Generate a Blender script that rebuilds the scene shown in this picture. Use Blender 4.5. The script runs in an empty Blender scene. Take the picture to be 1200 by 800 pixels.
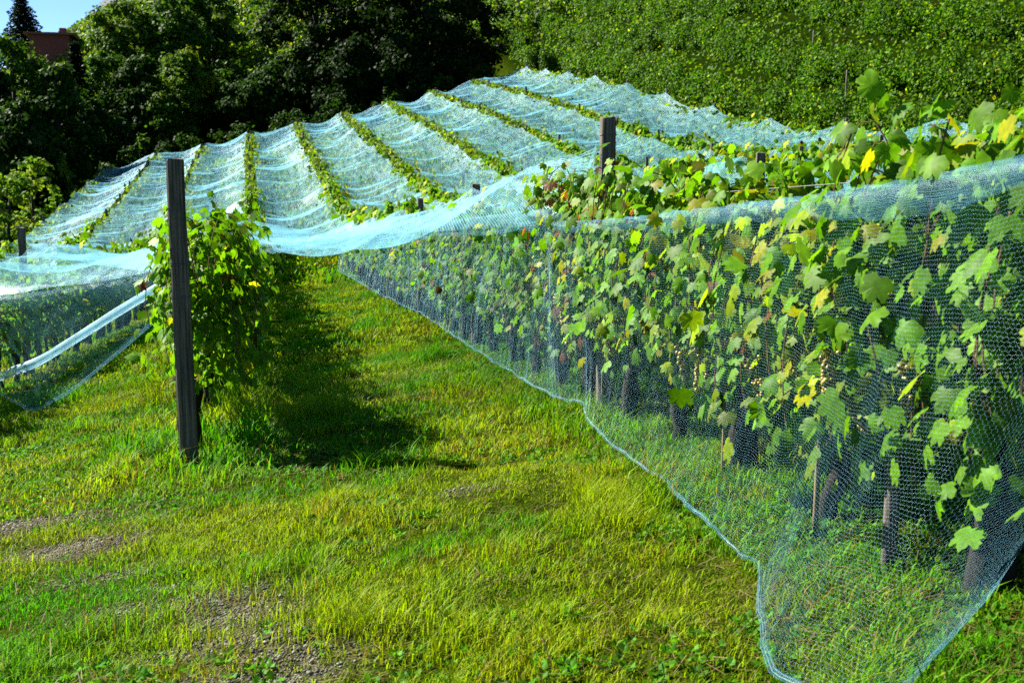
import bpy, math, random
import numpy as np
from mathutils import Vector, Matrix

# ------------------------------------------------------------------ camera, world, sun, exposure
S = bpy.context.scene
COL = S.collection
random.seed(7)
RNG = np.random.default_rng(11)

ZC = 1.6                                    # camera height over the local datum
PITCH = math.radians(8.8)
FPX = 1400.0                                # focal length in pixels of the 1200 px wide photograph
cam_d = bpy.data.cameras.new('camera')
cam = bpy.data.objects.new('camera', cam_d); COL.objects.link(cam)
cam.location = (0, 0, ZC)
cam.rotation_euler = (math.pi/2 - PITCH, 0, 0)
cam_d.sensor_width = 36.0
cam_d.lens = 36.0*FPX/1200.0
cam_d.clip_start = 0.05
cam_d.clip_end = 6000
cam_d.dof.use_dof = True
cam_d.dof.focus_distance = 7.0
cam_d.dof.aperture_fstop = 7.1
S.camera = cam

SUN_AZ = math.radians(-59.0)                # from +Y towards +X
SUN_EL = math.radians(37.0)
W = bpy.data.worlds.new('World'); S.world = W; W.use_nodes = True
wn = W.node_tree
for n in list(wn.nodes): wn.nodes.remove(n)
sky = wn.nodes.new('ShaderNodeTexSky'); sky.sky_type = 'NISHITA'; sky.sun_disc = False
sky.sun_elevation = SUN_EL; sky.sun_rotation = SUN_AZ
sky.air_density = 1.0; sky.dust_density = 0.0; sky.ozone_density = 6.0; sky.altitude = 4500
bg = wn.nodes.new('ShaderNodeBackground'); bg.inputs['Strength'].default_value = 0.05
wo = wn.nodes.new('ShaderNodeOutputWorld')
wn.links.new(sky.outputs[0], bg.inputs[0]); wn.links.new(bg.outputs[0], wo.inputs[0])

sun_d = bpy.data.lights.new('sun', 'SUN'); sun_d.energy = 5.0; sun_d.angle = math.radians(0.53)
sun_d.color = (1.0, 0.95, 0.84)
sun = bpy.data.objects.new('sun', sun_d); COL.objects.link(sun)
SD = Vector((math.sin(SUN_AZ)*math.cos(SUN_EL), math.cos(SUN_AZ)*math.cos(SUN_EL), math.sin(SUN_EL)))
sun.rotation_euler = (-SD).to_track_quat('-Z', 'Y').to_euler()
sun.location = (-30, 30, 40)

S.view_settings.view_transform = 'Standard'
S.view_settings.look = 'None'
S.view_settings.exposure = 2.0
S.view_settings.gamma = 1.0
S.view_settings.use_curve_mapping = False
S.render.engine = 'CYCLES'
S.cycles.transparent_max_bounces = 24
S.cycles.max_bounces = 6
S.cycles.diffuse_bounces = 3
S.cycles.glossy_bounces = 2
S.cycles.transmission_bounces = 4
S.cycles.use_denoising = False
S.cycles.sample_clamp_indirect = 6.0

# ------------------------------------------------------------------ terrain function, rows, projections
A = math.radians(11.26)
CA, SA = math.cos(A), math.sin(A)
def uv2xy(u, v): return u*CA - v*SA, u*SA + v*CA
def xy2uv(x, y): return x*CA + y*SA, -x*SA + y*CA
def sstep(a, b, x):
    t = np.clip((np.asarray(x, float)-a)/(b-a), 0, 1); return t*t*(3-2*t)
def softplus(x, k=1.2): return np.log1p(np.exp(np.clip(np.asarray(x, float)/k, -40, 40)))*k

def _hash(ix, iy, s):
    h = (ix.astype(np.int64)*374761393 + iy.astype(np.int64)*668265263 + s*982451653) & 0x7fffffff
    h = ((h ^ (h >> 13))*1274126177) & 0x7fffffff
    return ((h ^ (h >> 16)) & 0xffff)/65535.0
def vn(x, y, s=0):
    x = np.asarray(x, float); y = np.asarray(y, float)
    ix = np.floor(x); iy = np.floor(y); fx = x-ix; fy = y-iy
    fx = fx*fx*(3-2*fx); fy = fy*fy*(3-2*fy)
    a = _hash(ix, iy, s); b = _hash(ix+1, iy, s); c = _hash(ix, iy+1, s); d = _hash(ix+1, iy+1, s)
    return (a*(1-fx)+b*fx)*(1-fy) + (c*(1-fx)+d*fx)*fy
def fbm(x, y, s=0): return (vn(x, y, s)*.5 + vn(x*2.1, y*2.1, s+1)*.3 + vn(x*4.3, y*4.3, s+2)*.2)

_vv = np.linspace(-60, 900, 9601)
_sl = -0.072 + 0.170*sstep(24, 44, _vv) - 0.06*sstep(95, 130, _vv) - 0.04*sstep(200, 300, _vv)
_sl = np.where(_vv < -10, 0.0, _sl)
_pr = np.cumsum(_sl)*(_vv[1]-_vv[0])
_pr = _pr - np.interp(7.8, _vv, _pr) - 1.94
def G(u, v):
    """ground height in world z at row coordinates u (across) and v (along the rows)"""
    u = np.asarray(u, float); v = np.asarray(v, float)
    p = np.interp(v, _vv, _pr)
    s = 0.11 + 0.125*sstep(10, 62, v)
    ue = np.where(u < -10.5, -10.5 + (u+10.5)*0.04, u)
    ue = np.where(ue > 17, 17 + (ue-17)*0.3, ue)
    z = p + s*(ue+0.586)
    hill = 0.70*softplus(np.minimum(u, 95)-17.6)
    z = z + hill
    back = 0.27*softplus(np.minimum(v, 128)-84)*sstep(-34, -12, u)*(1-0.5*sstep(12, 22, u))
    z = z + back
    z = z + 0.05*(fbm(u*.7, v*.7, 3)-.5) + 0.035*(vn(u*2.6, v*2.6, 9)-.5)
    return z + ZC
def Gs(u, v): return float(G(u, v))
def P3(u, v, h=0.0):
    x, y = uv2xy(u, v); return Vector((x, y, Gs(u, v)+h))
CP, SP = math.cos(PITCH), math.sin(PITCH)
def ray(px, py):
    a = (px-600)/FPX; b = (400-py)/FPX
    return Vector((a, CP + b*SP, -SP + b*CP))       # depth 1
def at_depth(px, py, d):
    r = ray(px, py)*d; return Vector((r.x, r.y, r.z+ZC))
def on_ground(px, py, lift=0.0):
    r = ray(px, py); t = 1.0
    while t < 200:
        q = r*t; u, v = xy2uv(q.x, q.y)
        if q.z+ZC < Gs(u, v): break
        t += 0.02
    u, v = xy2uv(q.x, q.y)
    return Vector((q.x, q.y, Gs(u, v)+lift))
def on_u(px, py, u0):
    r = ray(px, py); ru = r.x*CA + r.y*SA
    t = u0/ru; q = r*t
    return Vector((q.x, q.y, q.z+ZC))

U0, DU = -0.586, 2.66
def row_u(i, v): return U0 + DU*i - 0.55*sstep(30, 70, v)

# ------------------------------------------------------------------ mesh helpers
class MB:
    def __init__(self): self.v=[]; self.f=[]; self.c=[]; self.m=[]; self.n=0; self.sm=[]
    def add(self, V, F, color=(1,1,1), mat=0, smooth=False):
        V = np.asarray(V, float).reshape(-1, 3)
        c = np.asarray(color, float)
        if c.ndim == 1: c = np.tile(c, (len(V), 1))
        self.v.append(V); self.c.append(c)
        groups = F if isinstance(F, list) else [F]
        for g in groups:
            g = np.asarray(g, np.int64)
            if g.size == 0: continue
            self.f.append(g + self.n); self.m.append(np.full(len(g), mat)); self.sm.append(np.full(len(g), smooth))
        self.n += len(V)
        return self
    def mesh(self, name, mats):
        me = bpy.data.meshes.new(name)
        V = np.concatenate(self.v); C = np.concatenate(self.c)
        me.vertices.add(len(V)); me.vertices.foreach_set('co', V.astype(np.float32).ravel())
        cnt = np.concatenate([np.full(len(g), g.shape[1]) for g in self.f])
        idx = np.concatenate([g.ravel() for g in self.f])
        me.loops.add(len(idx)); me.loops.foreach_set('vertex_index', idx.astype(np.int32))
        st = np.concatenate([[0], np.cumsum(cnt)[:-1]])
        me.polygons.add(len(cnt)); me.polygons.foreach_set('loop_start', st.astype(np.int32))
        me.polygons.foreach_set('material_index', np.concatenate(self.m).astype(np.int32))
        me.polygons.foreach_set('use_smooth', np.concatenate(self.sm).astype(bool))
        for m in (mats if isinstance(mats, (list, tuple)) else [mats]): me.materials.append(m)
        ca = me.attributes.new('col', 'FLOAT_COLOR', 'POINT')
        ca.data.foreach_set('color', np.concatenate([C, np.ones((len(C),1))], 1).astype(np.float32).ravel())
        me.update(calc_edges=True)
        return me
    def build(self, name, mats, parent=None, **tags):
        o = bpy.data.objects.new(name, self.mesh(name, mats)); COL.objects.link(o)
        if parent is not None: o.parent = parent
        for k, w in tags.items(): o[k] = w
        return o
def empty(name, loc, rz=0.0, **tags):
    o = bpy.data.objects.new(name, None); COL.objects.link(o)
    o.empty_display_size = 0.2
    o.location = loc; o.rotation_euler = (0, 0, rz)
    for k, w in tags.items(): o[k] = w
    return o
def copy_tree(o, parent=None):
    c = o.copy(); COL.objects.link(c)
    if parent is not None: c.parent = parent
    for ch in list(o.children): copy_tree(ch, c)
    return c

def box(cx, cy, cz, sx, sy, sz, bev=0.0):
    """a box with its vertical and horizontal edges chamfered by bev (centre, full sizes)"""
    hx, hy, hz = sx/2, sy/2, sz/2
    if bev <= 0:
        V = [(x,y,z) for z in (-hz,hz) for y in (-hy,hy) for x in (-hx,hx)]
        F = [(0,2,3,1),(4,5,7,6),(0,1,5,4),(2,6,7,3),(0,4,6,2),(1,3,7,5)]
        return np.array(V)+(cx,cy,cz), np.array(F)
    ring = [(hx-bev,-hy),(hx,-hy+bev),(hx,hy-bev),(hx-bev,hy),(-hx+bev,hy),(-hx,hy-bev),(-hx,-hy+bev),(-hx+bev,-hy)]
    V=[]; F=[]
    levels = [(-hz,1),(hz-bev,1),(hz,1-2*bev/min(sx,sy))]
    for z,k in levels: V += [(x*k,y*k,z) for x,y in ring]
    for l in range(2):
        for i in range(8):
            j=(i+1)%8; F.append((l*8+i,l*8+j,l*8+8+j,l*8+8+i))
    n=len(V); V += [(0,0,-hz),(0,0,hz)]
    T = [(i, n, (i+1)%8) for i in range(8)] + [(16+i,16+(i+1)%8,n+1) for i in range(8)]
    T = [(b,a,c) if k<8 else (a,b,c) for k,(a,b,c) in enumerate(T)]
    return np.array(V)+(cx,cy,cz), [np.array(F), np.array(T)]
def tube(P, R, k=8, cap=True):
    P = np.asarray(P, float); n = len(P); R = np.broadcast_to(np.asarray(R, float), (n,))
    T = np.gradient(P, axis=0); T /= np.linalg.norm(T, axis=1)[:,None]+1e-9
    ref = np.array([0.31,0.95,0.02]) if abs(T[:,2]).mean()>.5 else np.array([0,0,1.0])
    B = np.cross(T, ref); B /= np.linalg.norm(B, axis=1)[:,None]+1e-9
    N = np.cross(B, T)
    a = np.arange(k)/k*2*math.pi
    V = P[:,None,:] + R[:,None,None]*(np.cos(a)[None,:,None]*B[:,None,:] + np.sin(a)[None,:,None]*N[:,None,:])
    F=[]
    i = np.arange(n-1)[:,None]*k; j=np.arange(k)[None,:]; j2=(j+1)%k
    F = np.stack([i+j, i+j2, i+k+j2, i+k+j], -1).reshape(-1,4)
    V = V.reshape(-1,3)
    if cap:
        V = np.concatenate([V, P[[0,-1]]])
        c = np.arange(k); c2=(c+1)%k
        T1 = np.stack([c2, c, np.full(k, n*k)], -1); T2 = np.stack([(n-1)*k+c,(n-1)*k+c2,np.full(k,n*k+1)],-1)
        return V, [F, np.concatenate([T1,T2])]
    return V, [F]
def norm(a): return a/(np.linalg.norm(a, axis=-1, keepdims=True)+1e-9)

# leaf templates: (verts, faces); x across, y towards the tip, z along the upper normal
def _leaf_full():
    r = [(0,1.0),(.09,.86),(.17,.83),(.21,.66),(.33,.72),(.41,.80),(.53,.73),(.50,.60),(.57,.52),(.43,.42),(.54,.36),(.60,.24),(.51,.10),(.38,.04),(.22,-.07),(.05,.07)]
    l = [(-x,y) for x,y in r[1:-1]][::-1]
    pts = r + l
    V = [(x,y,-.22*x*x*1.6 - .18*(y-.3)**2 + (0.012 if k%3==1 else -.008)) for k,(x,y) in enumerate(pts)]
    V.append((0,.34,.02))
    n=len(pts); F=[(n,(i+1)%n,i) for i in range(n)]
    return np.array(V)-(0,.0,0), np.array(F)
def _leaf_mid():
    r=[(0,1.0),(.2,.70),(.45,.78),(.45,.45),(.58,.25),(.3,-.03)]
    l=[(-x,y) for x,y in r[1:]][::-1]
    pts=r+l
    V=[(x,y,-.35*x*x-.15*(y-.3)**2) for x,y in pts]; V.append((0,.35,.04))
    n=len(pts); return np.array(V), np.array([(n,(i+1)%n,i) for i in range(n)])
def _leaf_low():
    V=[(0,0,0),(.5,.35,-.12),(.3,.8,-.1),(0,1.0,-.1),(-.3,.8,-.1),(-.5,.35,-.12),(0,.45,.05)]
    return np.array(V), np.array([(6,1,0),(6,2,1),(6,3,2),(6,4,3),(6,5,4),(6,0,5)])
def _leaf_quad():
    V=[(0,0,0),(.45,.5,-.12),(0,1,0),(-.45,.5,-.12)]
    return np.array(V), np.array([(0,1,2),(0,2,3)])
LF, LM, LL, LQ = _leaf_full(), _leaf_mid(), _leaf_low(), _leaf_quad()
def leaves(mb, tpl, P, N, T, size, color, mat=0):
    """scatter the template at points P with upper normals N and tip directions T"""
    TV, TF = tpl; n=len(P); k=len(TV)
    N = norm(N); T = T - (T*N).sum(1)[:,None]*N; T = norm(T); B = np.cross(T, N)
    s = np.broadcast_to(np.asarray(size,float),(n,))[:,None,None]
    V = P[:,None,:] + s*(TV[None,:,0,None]*B[:,None,:] + TV[None,:,1,None]*T[:,None,:] + RNG.uniform(.2,2.4,(n,1,1))*TV[None,:,2,None]*N[:,None,:])
    F = TF[None,:,:] + (np.arange(n)*k)[:,None,None]
    C = np.repeat(np.asarray(color), k, axis=0)
    mb.add(V.reshape(-1,3), F.reshape(-1,TF.shape[1]), C, mat, True)
    return C

# ------------------------------------------------------------------ materials
def newmat(name):
    m = bpy.data.materials.new(name); m.use_nodes = True
    for n in list(m.node_tree.nodes): m.node_tree.nodes.remove(n)
    out = m.node_tree.nodes.new('ShaderNodeOutputMaterial')
    return m, m.node_tree, out
def N_(nt, t, **k):
    n = nt.nodes.new(t)
    for a, b in k.items(): setattr(n, a, b)
    return n
def leaf_mat(name, under=0.35, trans=0.42, rough=0.42, spec=0.4, tint=(1.25,1.25,0.7)):
    m, nt, out = newmat(name)
    at = N_(nt,'ShaderNodeAttribute'); at.attribute_name='col'
    geo = N_(nt,'ShaderNodeNewGeometry')
    no = N_(nt,'ShaderNodeTexNoise'); no.inputs['Scale'].default_value=38; no.inputs['Detail'].default_value=3
    mr = N_(nt,'ShaderNodeMapRange'); mr.inputs[1].default_value=.3; mr.inputs[2].default_value=.7; mr.inputs[3].default_value=.72; mr.inputs[4].default_value=1.25
    nt.links.new(geo.outputs['Position'], no.inputs['Vector']); nt.links.new(no.outputs[0], mr.inputs[0])
    mul = N_(nt,'ShaderNodeMix', data_type='RGBA', blend_type='MULTIPLY'); mul.inputs[0].default_value=1
    nt.links.new(at.outputs['Color'], mul.inputs[6]); nt.links.new(mr.outputs[0], mul.inputs[7])
    pale = N_(nt,'ShaderNodeMix', data_type='RGBA'); 
    f = N_(nt,'ShaderNodeMath', operation='MULTIPLY'); f.inputs[1].default_value=under
    nt.links.new(geo.outputs['Backfacing'], f.inputs[0]); nt.links.new(f.outputs[0], pale.inputs[0])
    nt.links.new(mul.outputs[2], pale.inputs[6]); pale.inputs[7].default_value=(.11,.19,.06,1)
    pr = N_(nt,'ShaderNodeBsdfPrincipled'); pr.inputs['Roughness'].default_value=rough
    pr.inputs['Specular IOR Level'].default_value=spec
    nt.links.new(pale.outputs[2], pr.inputs['Base Color'])
    tr = N_(nt,'ShaderNodeBsdfTranslucent')
    tm = N_(nt,'ShaderNodeMix', data_type='RGBA', blend_type='MULTIPLY'); tm.inputs[0].default_value=1
    nt.links.new(mul.outputs[2], tm.inputs[6]); tm.inputs[7].default_value=(*tint,1)
    nt.links.new(tm.outputs[2], tr.inputs['Color'])
    mx = N_(nt,'ShaderNodeMixShader'); mx.inputs[0].default_value=trans
    nt.links.new(pr.outputs[0], mx.inputs[1]); nt.links.new(tr.outputs[0], mx.inputs[2])
    nt.links.new(mx.outputs[0], out.inputs['Surface'])
    return m
M_VINE = leaf_mat('vine_leaf', under=0.18, trans=0.5, rough=0.5, spec=0.10)
M_FAR = leaf_mat('far_vine_leaf', under=0.05, trans=0.42, rough=0.55, spec=0.08)
M_TREE = leaf_mat('tree_leaf', under=0.0, trans=0.35, rough=0.6, spec=0.04)
M_GRASS = leaf_mat('grass_blade', under=0.0, trans=0.45, rough=0.55, spec=0.08, tint=(1.2,1.2,.7))

def bark_mat(name, c1, c2, scale=(30,30,4), rough=.9, bump=.6):
    m, nt, out = newmat(name)
    tc = N_(nt,'ShaderNodeTexCoord'); mp = N_(nt,'ShaderNodeMapping'); mp.inputs['Scale'].default_value=scale
    no = N_(nt,'ShaderNodeTexNoise'); no.inputs['Scale'].default_value=1; no.inputs['Detail'].default_value=7; no.inputs['Roughness'].default_value=.65
    nt.links.new(tc.outputs['Object'], mp.inputs[0]); nt.links.new(mp.outputs[0], no.inputs['Vector'])
    rp = N_(nt,'ShaderNodeValToRGB'); rp.color_ramp.elements[0].position=.32; rp.color_ramp.elements[1].position=.7
    rp.color_ramp.elements[0].color=(*c1,1); rp.color_ramp.elements[1].color=(*c2,1)
    nt.links.new(no.outputs[0], rp.inputs[0])
    pr = N_(nt,'ShaderNodeBsdfPrincipled'); pr.inputs['Roughness'].default_value=rough; pr.inputs['Specular IOR Level'].default_value=.2
    bp = N_(nt,'ShaderNodeBump'); bp.inputs['Strength'].default_value=bump; bp.inputs['Distance'].default_value=.01
    nt.links.new(no.outputs[0], bp.inputs['Height']); nt.links.new(bp.outputs[0], pr.inputs['Normal'])
    nt.links.new(rp.outputs[0], pr.inputs['Base Color']); nt.links.new(pr.outputs[0], out.inputs['Surface'])
    return m
M_TRUNK = bark_mat('vine_bark', (.006,.005,.004), (.026,.020,.015), (60,60,10))
M_POST = bark_mat('weathered_post', (.018,.014,.011), (.19,.16,.13), (70,70,2.2), bump=1.0)
M_STAKE = bark_mat('stake_wood', (.10,.07,.035), (.24,.18,.10), (80,80,5))
M_CANE = bark_mat('cane', (.06,.03,.012), (.16,.09,.04), (60,60,12))
M_BARK = bark_mat('tree_bark', (.012,.010,.008), (.05,.042,.034), (6,6,1.2))
def plain_mat(name, c, rough=.5, metal=0, spec=.4, bump=0, bscale=200):
    m, nt, out = newmat(name)
    pr = N_(nt,'ShaderNodeBsdfPrincipled'); pr.inputs['Base Color'].default_value=(*c,1)
    pr.inputs['Roughness'].default_value=rough; pr.inputs['Metallic'].default_value=metal; pr.inputs['Specular IOR Level'].default_value=spec
    no = N_(nt,'ShaderNodeTexNoise'); no.inputs['Scale'].default_value=bscale*.1
    geo = N_(nt,'ShaderNodeNewGeometry'); nt.links.new(geo.outputs['Position'], no.inputs['Vector'])
    mr = N_(nt,'ShaderNodeMapRange'); mr.inputs[3].default_value=.75; mr.inputs[4].default_value=1.2; nt.links.new(no.outputs[0], mr.inputs[0])
    mul = N_(nt,'ShaderNodeMix', data_type='RGBA', blend_type='MULTIPLY'); mul.inputs[0].default_value=1
    mul.inputs[6].default_value=(*c,1); nt.links.new(mr.outputs[0], mul.inputs[7]); nt.links.new(mul.outputs[2], pr.inputs['Base Color'])
    nt.links.new(pr.outputs[0], out.inputs['Surface'])
    return m
M_WIRE = plain_mat('galvanised_wire', (.13,.13,.13), .6, .5)
M_BRICK = plain_mat('red_render', (.17,.045,.03), .9)
M_PINK = plain_mat('pink_render', (.5,.22,.2), .85)
M_WHITE = plain_mat('white_paint', (.75,.74,.7), .7)
M_ROOF = plain_mat('roof_tile', (.16,.06,.035), .85)
M_SLATE = plain_mat('slate_roof', (.08,.10,.12), .7)
M_GLASS = plain_mat('window_glass', (.03,.05,.07), .1)

NET_C = (.20,.58,.76)
def net_shader(nt, color_socket=None, color=NET_C, trans=.5):
    df = N_(nt,'ShaderNodeBsdfDiffuse'); df.inputs[0].default_value=(*color,1)
    tr = N_(nt,'ShaderNodeBsdfTranslucent'); tr.inputs[0].default_value=(*color,1)
    mx = N_(nt,'ShaderNodeMixShader'); mx.inputs[0].default_value=trans
    nt.links.new(df.outputs[0], mx.inputs[1]); nt.links.new(tr.outputs[0], mx.inputs[2])
    gl = N_(nt,'ShaderNodeBsdfGlossy'); gl.inputs['Roughness'].default_value=.45; gl.inputs[0].default_value=(.9,.95,1,1)
    m2 = N_(nt,'ShaderNodeMixShader'); m2.inputs[0].default_value=.10
    nt.links.new(mx.outputs[0], m2.inputs[1]); nt.links.new(gl.outputs[0], m2.inputs[2])
    return m2
def net_sheet_mat(name, width=.12, cell=.014, var=.6, color=NET_C, streak=(.9,5.0)):
    """knitted net: threads on a grid of the cloth's own coordinates, holes open; bunched streaks are denser"""
    m, nt, out = newmat(name)
    uvn = N_(nt,'ShaderNodeUVMap'); uvn.uv_map='UVMap'
    mp = N_(nt,'ShaderNodeMapping'); mp.inputs['Scale'].default_value=(1/cell,1/cell,1/cell)
    nt.links.new(uvn.outputs[0], mp.inputs[0])
    sep = N_(nt,'ShaderNodeSeparateXYZ'); nt.links.new(mp.outputs[0], sep.inputs[0])
    m3 = N_(nt,'ShaderNodeMapping'); m3.inputs['Scale'].default_value=(streak[0],streak[1],1); nt.links.new(uvn.outputs[0], m3.inputs[0])
    no = N_(nt,'ShaderNodeTexNoise'); no.inputs['Scale'].default_value=1.0; no.inputs['Detail'].default_value=4; no.inputs['Roughness'].default_value=.6
    nt.links.new(m3.outputs[0], no.inputs['Vector'])
    mr = N_(nt,'ShaderNodeMapRange'); mr.inputs[1].default_value=.32; mr.inputs[2].default_value=.70
    mr.inputs[3].default_value=width*(1-var); mr.inputs[4].default_value=width*(1+var*1.6)
    nt.links.new(no.outputs[0], mr.inputs[0])
    ls=[]
    for ax in ('X','Y'):
        fr = N_(nt,'ShaderNodeMath', operation='FRACT'); nt.links.new(sep.outputs[ax], fr.inputs[0])
        lt = N_(nt,'ShaderNodeMath', operation='LESS_THAN'); nt.links.new(fr.outputs[0], lt.inputs[0]); nt.links.new(mr.outputs[0], lt.inputs[1])
        ls.append(lt)
    mxm = N_(nt,'ShaderNodeMath', operation='MAXIMUM'); nt.links.new(ls[0].outputs[0], mxm.inputs[0]); nt.links.new(ls[1].outputs[0], mxm.inputs[1])
    sh = net_shader(nt, color=color)
    tp = N_(nt,'ShaderNodeBsdfTransparent')
    mx = N_(nt,'ShaderNodeMixShader'); nt.links.new(mxm.outputs[0], mx.inputs[0])
    nt.links.new(tp.outputs[0], mx.inputs[1]); nt.links.new(sh.outputs[0], mx.inputs[2])
    nt.links.new(mx.outputs[0], out.inputs['Surface'])
    return m
M_NET = net_sheet_mat('net_cloth', .128)
M_NETT = net_sheet_mat('net_cloth_thin', .032, color=(.12,.44,.62))
M_ROLL = net_sheet_mat('net_cloth_rolled', .30, cell=.008, color=(.30,.60,.74), streak=(3,9))
M_NETD = net_sheet_mat('net_cloth_bunched', .075, cell=.008, color=(.15,.44,.64), streak=(3,9))
m, nt, out = newmat('net_thread'); sh = net_shader(nt, color=(.27,.62,.78), trans=.3); nt.links.new(sh.outputs[0], out.inputs['Surface']); M_THREAD = m

# ------------------------------------------------------------------ the ground
BARE = []
for px, py, ru, rv, k in [(30,615,.55,.25,1.05),(80,645,.45,.22,1.05),(150,672,.4,.13,.6),(225,708,.42,.17,.95),(290,722,.30,.15,.93),(262,757,.34,.13,.85),(335,772,.26,.12,.88),(290,802,.45,.12,.85),(345,735,.2,.1,.8),(200,690,.3,.1,.7),(545,575,.18,.12,.6)]:
    q = on_ground(px, py); BARE.append((q.x, q.y, ru, rv, k))
def bare(x, y):
    b = np.zeros_like(np.asarray(x, float))
    w = (fbm(np.asarray(x)*3.2, np.asarray(y)*3.2, 21)-.5)*1.5 + (vn(np.asarray(x)*13, np.asarray(y)*13, 5)-.5)*.8
    for bx, by, ru, rv, k in BARE:
        d = np.sqrt(((x-bx)/ru)**2 + ((y-by)/rv)**2) + w*.75
        b = np.maximum(b, k*(1-sstep(.2, 1.35, d)))
    return b*.9
ua = np.concatenate([np.linspace(-160,-14,26), np.arange(-13,-5,.5), np.arange(-5,4.2,.075), np.arange(4.2,22,.35), np.arange(22,60,1.2), np.linspace(61,240,24)])
va = np.concatenate([np.linspace(-40,0,12), np.arange(.5,2,.25), np.arange(2,13,.085), np.arange(13,40,.35), np.arange(40,135,1.1), np.linspace(137,420,30), np.linspace(450,890,10)])
UU, VV = np.meshgrid(ua, va, indexing='ij')
X, Y = UU*CA - VV*SA, UU*SA + VV*CA
Z = G(UU, VV)
bm_ = bare(X, Y)
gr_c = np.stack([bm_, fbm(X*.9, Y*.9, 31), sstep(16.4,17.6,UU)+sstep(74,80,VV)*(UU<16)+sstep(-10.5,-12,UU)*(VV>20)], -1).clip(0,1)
nu, nv = UU.shape
ii = np.arange((nu-1)*nv).reshape(nu-1, nv)[:, :-1]
F = np.stack([ii, ii+nv, ii+nv+1, ii+1], -1).reshape(-1, 4)
m, nt, out = newmat('meadow_soil')
at = N_(nt,'ShaderNodeAttribute'); at.attribute_name='col'
sp = N_(nt,'ShaderNodeSeparateColor'); nt.links.new(at.outputs['Color'], sp.inputs[0])
geo = N_(nt,'ShaderNodeNewGeometry')
n1 = N_(nt,'ShaderNodeTexNoise'); n1.inputs['Scale'].default_value=7; n1.inputs['Detail'].default_value=8; nt.links.new(geo.outputs['Position'], n1.inputs['Vector'])
n2 = N_(nt,'ShaderNodeTexVoronoi'); n2.inputs['Scale'].default_value=75; nt.links.new(geo.outputs['Position'], n2.inputs['Vector'])
r1 = N_(nt,'ShaderNodeValToRGB'); e=r1.color_ramp.elements; e[0].position=.33; e[0].color=(.012,.020,.002,1); e[1].position=.72; e[1].color=(.05,.062,.004,1)
x_=r1.color_ramp.elements.new(.52); x_.color=(.024,.042,.002,1)
nt.links.new(n1.outputs[0], r1.inputs[0])
r2 = N_(nt,'ShaderNodeValToRGB'); e=r2.color_ramp.elements; e[0].position=0; e[0].color=(.018,.014,.009,1); e[1].position=1; e[1].color=(.105,.095,.06,1)
nt.links.new(n2.outputs['Color'], r2.inputs[0])
mx = N_(nt,'ShaderNodeMix', data_type='RGBA'); nt.links.new(sp.outputs[0], mx.inputs[0]); nt.links.new(r1.outputs[0], mx.inputs[6]); nt.links.new(r2.outputs[0], mx.inputs[7])
pr = N_(nt,'ShaderNodeBsdfPrincipled'); pr.inputs['Roughness'].default_value=.95; pr.inputs['Specular IOR Level'].default_value=.0
bp = N_(nt,'ShaderNodeBump'); bp.inputs['Strength'].default_value=.7; bp.inputs['Distance'].default_value=.02
ad = N_(nt,'ShaderNodeMath', operation='ADD'); nt.links.new(n1.outputs[0], ad.inputs[0]); nt.links.new(n2.outputs['Distance'], ad.inputs[1])
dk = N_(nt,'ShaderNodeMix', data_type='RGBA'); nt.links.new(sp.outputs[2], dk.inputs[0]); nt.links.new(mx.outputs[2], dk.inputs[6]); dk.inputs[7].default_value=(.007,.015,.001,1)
nt.links.new(ad.outputs[0], bp.inputs['Height']); nt.links.new(bp.outputs[0], pr.inputs['Normal'])
nt.links.new(dk.outputs[2], pr.inputs['Base Color']); nt.links.new(pr.outputs[0], out.inputs['Surface'])
M_GROUND = m
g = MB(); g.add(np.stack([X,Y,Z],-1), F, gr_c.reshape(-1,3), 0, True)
g.build('ground', M_GROUND, kind='structure')

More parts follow.
